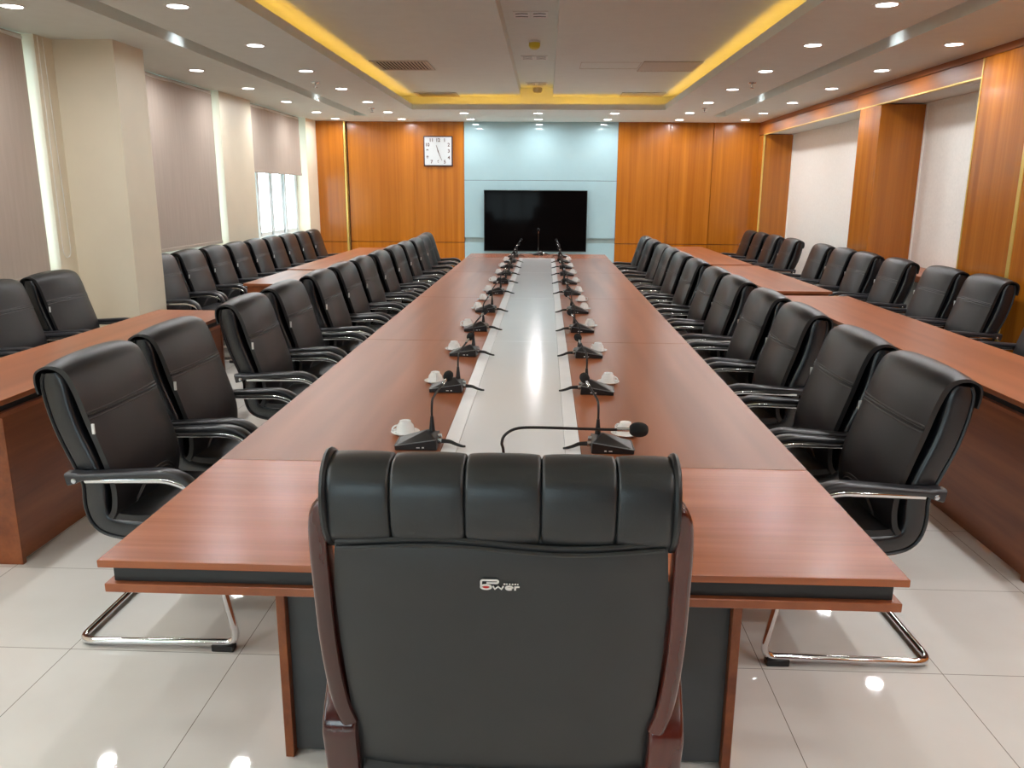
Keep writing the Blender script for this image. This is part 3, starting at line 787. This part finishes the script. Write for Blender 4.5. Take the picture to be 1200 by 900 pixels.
def mic_stem(t, root, pts, head_dir, rh=.0165):
    bm = B(); tube(bm, [root, root + Vector((0, 0, .025)), root + Vector((0, 0, .05))], .01, 10, rfun=lambda q: .0105 - .0055 * q); obj('stem_root', bm, 'black_plastic', t)
    bm = B(); P = catmull([root + Vector((0, 0, .03))] + pts, 5); tube(bm, P, .0038, 8)
    st = obj('gooseneck', bm, 'black_plastic', t)
    end = P[-1]; d = Vector(head_dir).normalized()
    bm = B(); tube(bm, [end - d * .03, end + d * .006], .0052, 10); obj('collar', bm, 'silver', st)
    bm = B(); prof = []
    for k in range(9):
        a = math.pi * k / 8; prof.append((max(.0008, rh * math.sin(a) ** .75), -rh * 1.25 * math.cos(a)))
    lathe(bm, prof, (0, 0, 0), 14)
    q = Vector((0, 0, 1)).rotation_difference(d); xform(bm, Matrix.Translation(end + d * rh * 1.25) @ q.to_matrix().to_4x4())
    obj('windscreen', bm, 'foam', t)

def make_mic(sx, label, loc, group):
    t = thing('desk_microphone', label, 'microphone', loc, 0, group)
    mic_base(t, sx)
    r = Vector((.045 * sx, .012, .048))
    mic_stem(t, r, [r + Vector((0, .004, .085)), r + Vector((.004 * sx, .016, .110)), r + Vector((.024 * sx, .060, .136)), r + Vector((.036 * sx, .090, .152))], (.3 * sx, .9, .4))
    return t
MLX, MRX = -.405, .225
MY = [2.505, 3.27, 4.02, 4.77, 5.54, 6.56, 7.33, 8.08, 8.84, 9.56, 10.42]
mL = make_mic(1, 'x', (MLX, MY[0], TOP), None); mR = make_mic(-1, 'x', (MRX, MY[0], TOP), None)
def rowpos(i, n): return 'nearest the camera' if i == 0 else ('at the screen end' if i == n - 1 else '%s from the camera' % ORD[i + 1])
for i, y in enumerate(MY):
    for sd, proto, x in (('left', mL, MLX), ('right', mR, MRX)):
        lab = 'black gooseneck desk microphone, %s in the %s row on the table' % (rowpos(i, len(MY)), sd)
        rz = math.radians(random.uniform(-5, 5))
        dx = random.uniform(-.008, .008)
        if i == 0:
            proto['label'] = lab; proto['group'] = 'microphones in two rows on the table'
        else:
            dup(proto, (x + dx, y, TOP), rz, lab, 'microphones in two rows on the table')
# the two microphones on the centre line
t = thing('desk_microphone', 'black gooseneck microphone bent to the right, rising behind the executive chair', 'microphone', (-.098, 1.96, TOP))
b = mic_base(t, 1)
r = Vector((0, 0, .05))
mic_stem(t, r, [Vector((0, -.005, .165)), Vector((-.004, -.01, .190)), Vector((.004, -.01, .212)), Vector((.032, -.01, .229)), Vector((.08, -.01, .233)), Vector((.18, -.01, .232)), Vector((.27, -.01, .231)), Vector((.315, -.01, .232))], (1, 0, 0), .0195)
t = thing('desk_microphone', 'single black microphone standing upright on the far table end before the screen', 'microphone', (-.09, 10.72, TOP))
mic_base(t, 1)
r = Vector((0, 0, .05))
mic_stem(t, r, [Vector((0, 0, .18)), Vector((0, -.01, .25)), Vector((0, -.03, .31))], (0, -.4, .9), .018)

# ------------------------------------------------------------------ cups on saucers
def make_cup(loc, label_c, label_s):
    x, y, z = loc
    t = thing('saucer', label_s, 'saucer', loc, 0, 'white saucers on the table')
    bm = B(); lathe(bm, [(.002, .0), (.028, .0), (.030, .003), (.046, .009), (.049, .0115), (.046, .0125), (.030, .007), (.002, .006)], seg=24); s = obj('dish', bm, 'white_china', t)
    c = thing('tea_cup', label_c, 'cup', (x, y, z + .0065), 0, 'white cups on the table')
    bm = B(); lathe(bm, [(.0315, .0), (.0325, .0), (.0318, .012), (.028, .027), (.0205, .0365), (.0195, .0415), (.0175, .0415), (.017, .038), (.002, .0375)], seg=24); obj('bowl', bm, 'white_china', c)
    bm = B(); tube(bm, catmull([(-.029, 0, .007), (-.042, 0, .007), (-.045, 0, .017), (-.037, 0, .026), (-.026, 0, .028)], 4), .003, 8); obj('handle', bm, 'white_china', c)
    return t, c
CL = [2.63, 3.40, 4.11, 4.87, 5.62, 6.15, 6.71, 7.46, 8.2, 8.95, 9.8]
CR = [2.66, 3.43, 4.15, 4.95, 5.70, 6.13, 6.72, 7.46, 8.25, 9.01, 9.9]
MI = [2.505, 3.27, 4.02, 4.77, 5.54, 0, 6.56, 7.33, 8.08, 8.84, 9.56]
CL = [max(c, m + .118) for c, m in zip(CL, MI)]; CR = [max(c, m + .118) for c, m in zip(CR, MI)]
s0, c0 = make_cup((-.465, CL[0], TOP), 'x', 'x')
first = True
for i in range(11):
    for sd, ys_, x in (('left', CL, -.468), ('right', CR, .283)):
        lc = 'upturned white cup on a saucer, %s in the %s row of cups' % (rowpos(i, 11), sd)
        ls = 'white saucer under the cup %s in the %s row of cups' % (rowpos(i, 11), sd)
        rz = random.uniform(0, 6.28)
        if first:
            first = False; s0['label'] = ls; c0['label'] = lc; c0.rotation_euler = (0, 0, 0.4); c0.location.x = s0.location.x = x
        else:
            dup(s0, (x, ys_[i], TOP), 0, ls); dup(c0, (x, ys_[i], TOP + .0065), rz, lc)

# ------------------------------------------------------------------ television and clock
t = thing('television', 'large black flat television mounted on the white glass wall', 'television', (-.165, YB - .055, .63))
bm = B(); box(bm, -.825, .825, -.045, -.001, 0, .965, .004); obj('casing', bm, 'tv_body', t)
bm = B(); box(bm, -.815, .815, -.0475, -.0445, .018, .955, .001); obj('screen', bm, 'screen', t)
bm = B(); box(bm, -.2, .2, -.03, .022, .25, .6); obj('wall_bracket', bm, 'tv_body', t)

t = thing('wall_clock', 'square white wall clock with dark frame on the left wood panels', 'clock', (-1.72, YB - .03, 2.188))
h = .232
bm = B(); box(bm, -h, h, -.035, 0, -h, h, .012, 3); obj('frame', bm, 'clock_frame', t)
bm = B(); box(bm, -h + .018, h - .018, -.0375, -.033, -h + .018, h - .018, .002); obj('face', bm, 'clock_face', t)
bm = B(); RX = Matrix.Rotation(math.radians(90), 4, 'X')
pos = {12: (0, .165), 1: (.105, .165), 2: (.17, .095), 3: (.17, 0), 4: (.17, -.1), 5: (.105, -.165), 6: (0, -.165), 7: (-.105, -.165), 8: (-.17, -.1), 9: (-.17, 0), 10: (-.17, .095), 11: (-.105, .165)}
for n, (x, z) in pos.items():
    text_into(bm, str(n), .072, Matrix.Translation((x, -.0382, z)) @ RX, .0006, .002)
obj('numerals', bm, 'bronze', t)
def hand(ang, L, w, y, tail=.03):
    bm = B(); a = math.radians(ang)
    prism(bm, [(-w, -tail), (w, -tail), (w * .6, L), (-w * .6, L)], 1, y, y - .002)
    xform(bm, Matrix.Rotation(a, 4, 'Y')); return bm
obj('hour_hand', hand(343, .095, .006, -.0395), 'bronze', t)
obj('minute_hand', hand(157, .155, .0045, -.042), 'bronze', t)
bm = B(); tube(bm, [(0, -.037, 0), (0, -.0455, 0)], .009, 12); obj('hub', bm, 'bronze', t)

# ------------------------------------------------------------------ ceiling fittings
def vent(label, x0, x1, y0, y1, z):
    cx, cy = (x0 + x1) / 2, (y0 + y1) / 2; w, d = (x1 - x0) / 2, (y1 - y0) / 2
    t = thing('air_vent', label, 'air vent', (cx, cy, z), 0, 'air vents in the raised ceiling')
    bm = B(); f = .035
    box(bm, -w, w, -d, -d + f, -.010, -.0005, .002); box(bm, -w, w, d - f, d, -.010, -.0005, .002); box(bm, -w, -w + f, -d + f, d - f, -.010, -.0005, .002); box(bm, w - f, w, -d + f, d - f, -.010, -.0005, .002)
    obj('frame', bm, 'taupe_metal', t)
    obj('backing', box(B(), -w + f, w - f, -d + f, d - f, -.002, -.0005), 'vent_dark', t)
    bm = B(); n = 15
    for k in range(n):
        x = -w + f + (2 * w - 2 * f) * (k + .5) / n
        prism(bm, [(x - .017, -.0015), (x - .014, -.0015), (x + .015, -.011), (x + .012, -.011)], 1, -d + f, d - f)
    obj('louvres', bm, 'taupe_metal', t)
vent('slatted air vent in the raised ceiling, left of the beam, nearer the camera', -1.79, -1.2, 8.50, 9.12, ZR)
vent('slatted air vent in the raised ceiling, left of the beam, beside the cove end', -1.76, -1.2, 11.12, 11.6, ZR)
vent('closed looking air vent in the raised ceiling, right side, nearer the camera', .95, 1.54, 8.55, 9.2, ZR)
vent('closed looking air vent in the raised ceiling, right side, beside the cove end', .97, 1.54, 11.1, 11.58, ZR)
bm = B(); 
for a in ((.33, .336, 8.62, 9.06), (.93, .936, 8.62, 9.06), (.33, .936, 8.62, 8.626), (.33, .936, 9.054, 9.06)): box(bm, *a, ZR - .0025, ZR)
tag(obj('access_panel', bm, 'taupe_metal'), 'faint outline of a ceiling access panel right of the beam', 'panel')
for y, w in ((4.75, 'out of view overhead'), (6.96, 'nearest visible'), (9.08, 'middle'), (11.2, 'farthest')):
    t = thing('slot_diffuser', 'pair of square slotted air diffusers in the ceiling channel, %s pair' % w, 'air diffuser', (-.145, y, ZC), 0, 'slot diffusers in the channel')
    bm = B(); box(bm, -.14, -.003, -.12, .12, -.008, -.0005, .002); box(bm, .003, .14, -.12, .12, -.008, -.0005, .002); obj('plate', bm, 'white_plastic', t)
    bm = B()
    for cx in (-.0715, .0715):
        for cy in (-.055, .055):
            prism(bm, [(cx - .05, cy - .012), (cx, cy - .024), (cx + .05, cy - .012), (cx + .05, cy + .012), (cx, cy + .002), (cx - .05, cy + .012)], 2, -.0092, -.007)
    obj('slot', bm, 'vent_dark', t)
t = thing('smoke_detector', 'ceiling detector under a bright yellow cover in the channel', 'detector', (-.13, 8.15, ZC))
bm = B(); lathe(bm, [(.055, 0), (.055, -.012), (.05, -.016)], seg=20); obj('mount', bm, 'white_plastic', t)
bm = B(); lathe(bm, [(.052, -.014), (.054, -.04), (.044, -.062), (.02, -.074), (.001, -.076)], seg=20); obj('dust_cover', bm, 'yellow_plastic', t)
t = thing('smoke_detector', 'grey ceiling detector at the far end of the channel', 'detector', (-.135, 11.5, ZC))
bm = B(); lathe(bm, [(.07, 0), (.07, -.014), (.065, -.018)], seg=20); obj('mount', bm, 'white_plastic', t)
bm = B(); lathe(bm, [(.062, -.016), (.066, -.05), (.05, -.08), (.001, -.088)], seg=20); obj('sensor_dome', bm, 'grey_plastic', t)
for x, y, w in ((-2.36, 8.6, 'left of the cove, nearer the camera'), (-2.33, 11.2, 'left of the cove, near the back wall'), (2.03, 8.58, 'right of the cove, nearer the camera'), (2.04, 11.1, 'right of the cove, near the back wall')):
    t = thing('sprinkler_head', 'small pendent sprinkler head in the ceiling %s' % w, 'sprinkler', (x, y, CEIL), 0, 'ceiling sprinklers')
    bm = B(); lathe(bm, [(.04, 0), (.038, -.006), (.014, -.01)], seg=16); obj('escutcheon', bm, 'silver', t)
    bm = B(); lathe(bm, [(.010, -.008), (.010, -.03), (.006, -.04), (.006, -.05)], seg=10); obj('body', bm, 'silver', t)
    bm = B(); lathe(bm, [(.022, -.05), (.022, -.053), (.004, -.054)], seg=14); obj('deflector', bm, 'silver', t)
t = thing('recessed_lamp', 'unlit round recessed lamp in the soffit of the near right niche', 'ceiling light', (3.5, 7.15, 2.452))
bm = B(); lathe(bm, [(.05, -.001), (.052, -.005), (.075, -.005), (.078, 0)], seg=20, cap=False); obj('trim_ring', bm, 'white_plastic', t)
bm = B(); lathe(bm, [(.051, -.001), (.03, -.002), (.001, -.002)], seg=20); obj('diffuser', bm, 'white_plastic', t)

# ------------------------------------------------------------------ outside the farthest window
t = thing('apartment_building', 'pale apartment building beyond the farthest window', 'building', (-62, 118, -12))
bm = B(); box(bm, -9, 9, -6, 6, 0, 15.5, .05); box(bm, -9.3, 9.3, -6.3, 6.3, 15.5, 16, .05); obj('walls', bm, 'concrete', t)
for k in range(4):
    for j in range(3):
        bm = B(); box(bm, -7.5 + k * 4, -5.5 + k * 4, -6.12, -5.95, 3 + j * 4, 5 + j * 4); obj('far_window', bm, 'far_glass', t)
t = thing('tree', 'distant green tree beyond the farthest window', 'tree', (-30, 70, -12))
bm = B(); tube(bm, [(0, 0, 0), (.1, 0, 4), (0, .2, 7)], .25, 8, rfun=lambda q: .3 - .15 * q); obj('trunk', bm, 'bark', t)
bm = B()
for k in range(260):
    a, e, r = random.uniform(0, 6.28), random.uniform(-.6, 1.3), random.uniform(.5, 1) * 2.6
    c = Vector((r * math.cos(a) * math.cos(e), r * math.sin(a) * math.cos(e), 8.3 + r * math.sin(e) * 1.1)); q = random.uniform(.25, .5)
    n = Vector((random.uniform(-1, 1), random.uniform(-1, 1), random.uniform(-1, 1))).normalized(); u = n.orthogonal().normalized() * q; w = n.cross(u)
    bm.faces.new([bm.verts.new(c + u), bm.verts.new(c + w * .6), bm.verts.new(c - u), bm.verts.new(c - w * .6)])
obj('foliage', bm, 'leaf', t)
struct('ground', box(B(), -300, -4.6, -100, 300, -12.4, -12), 'ground')
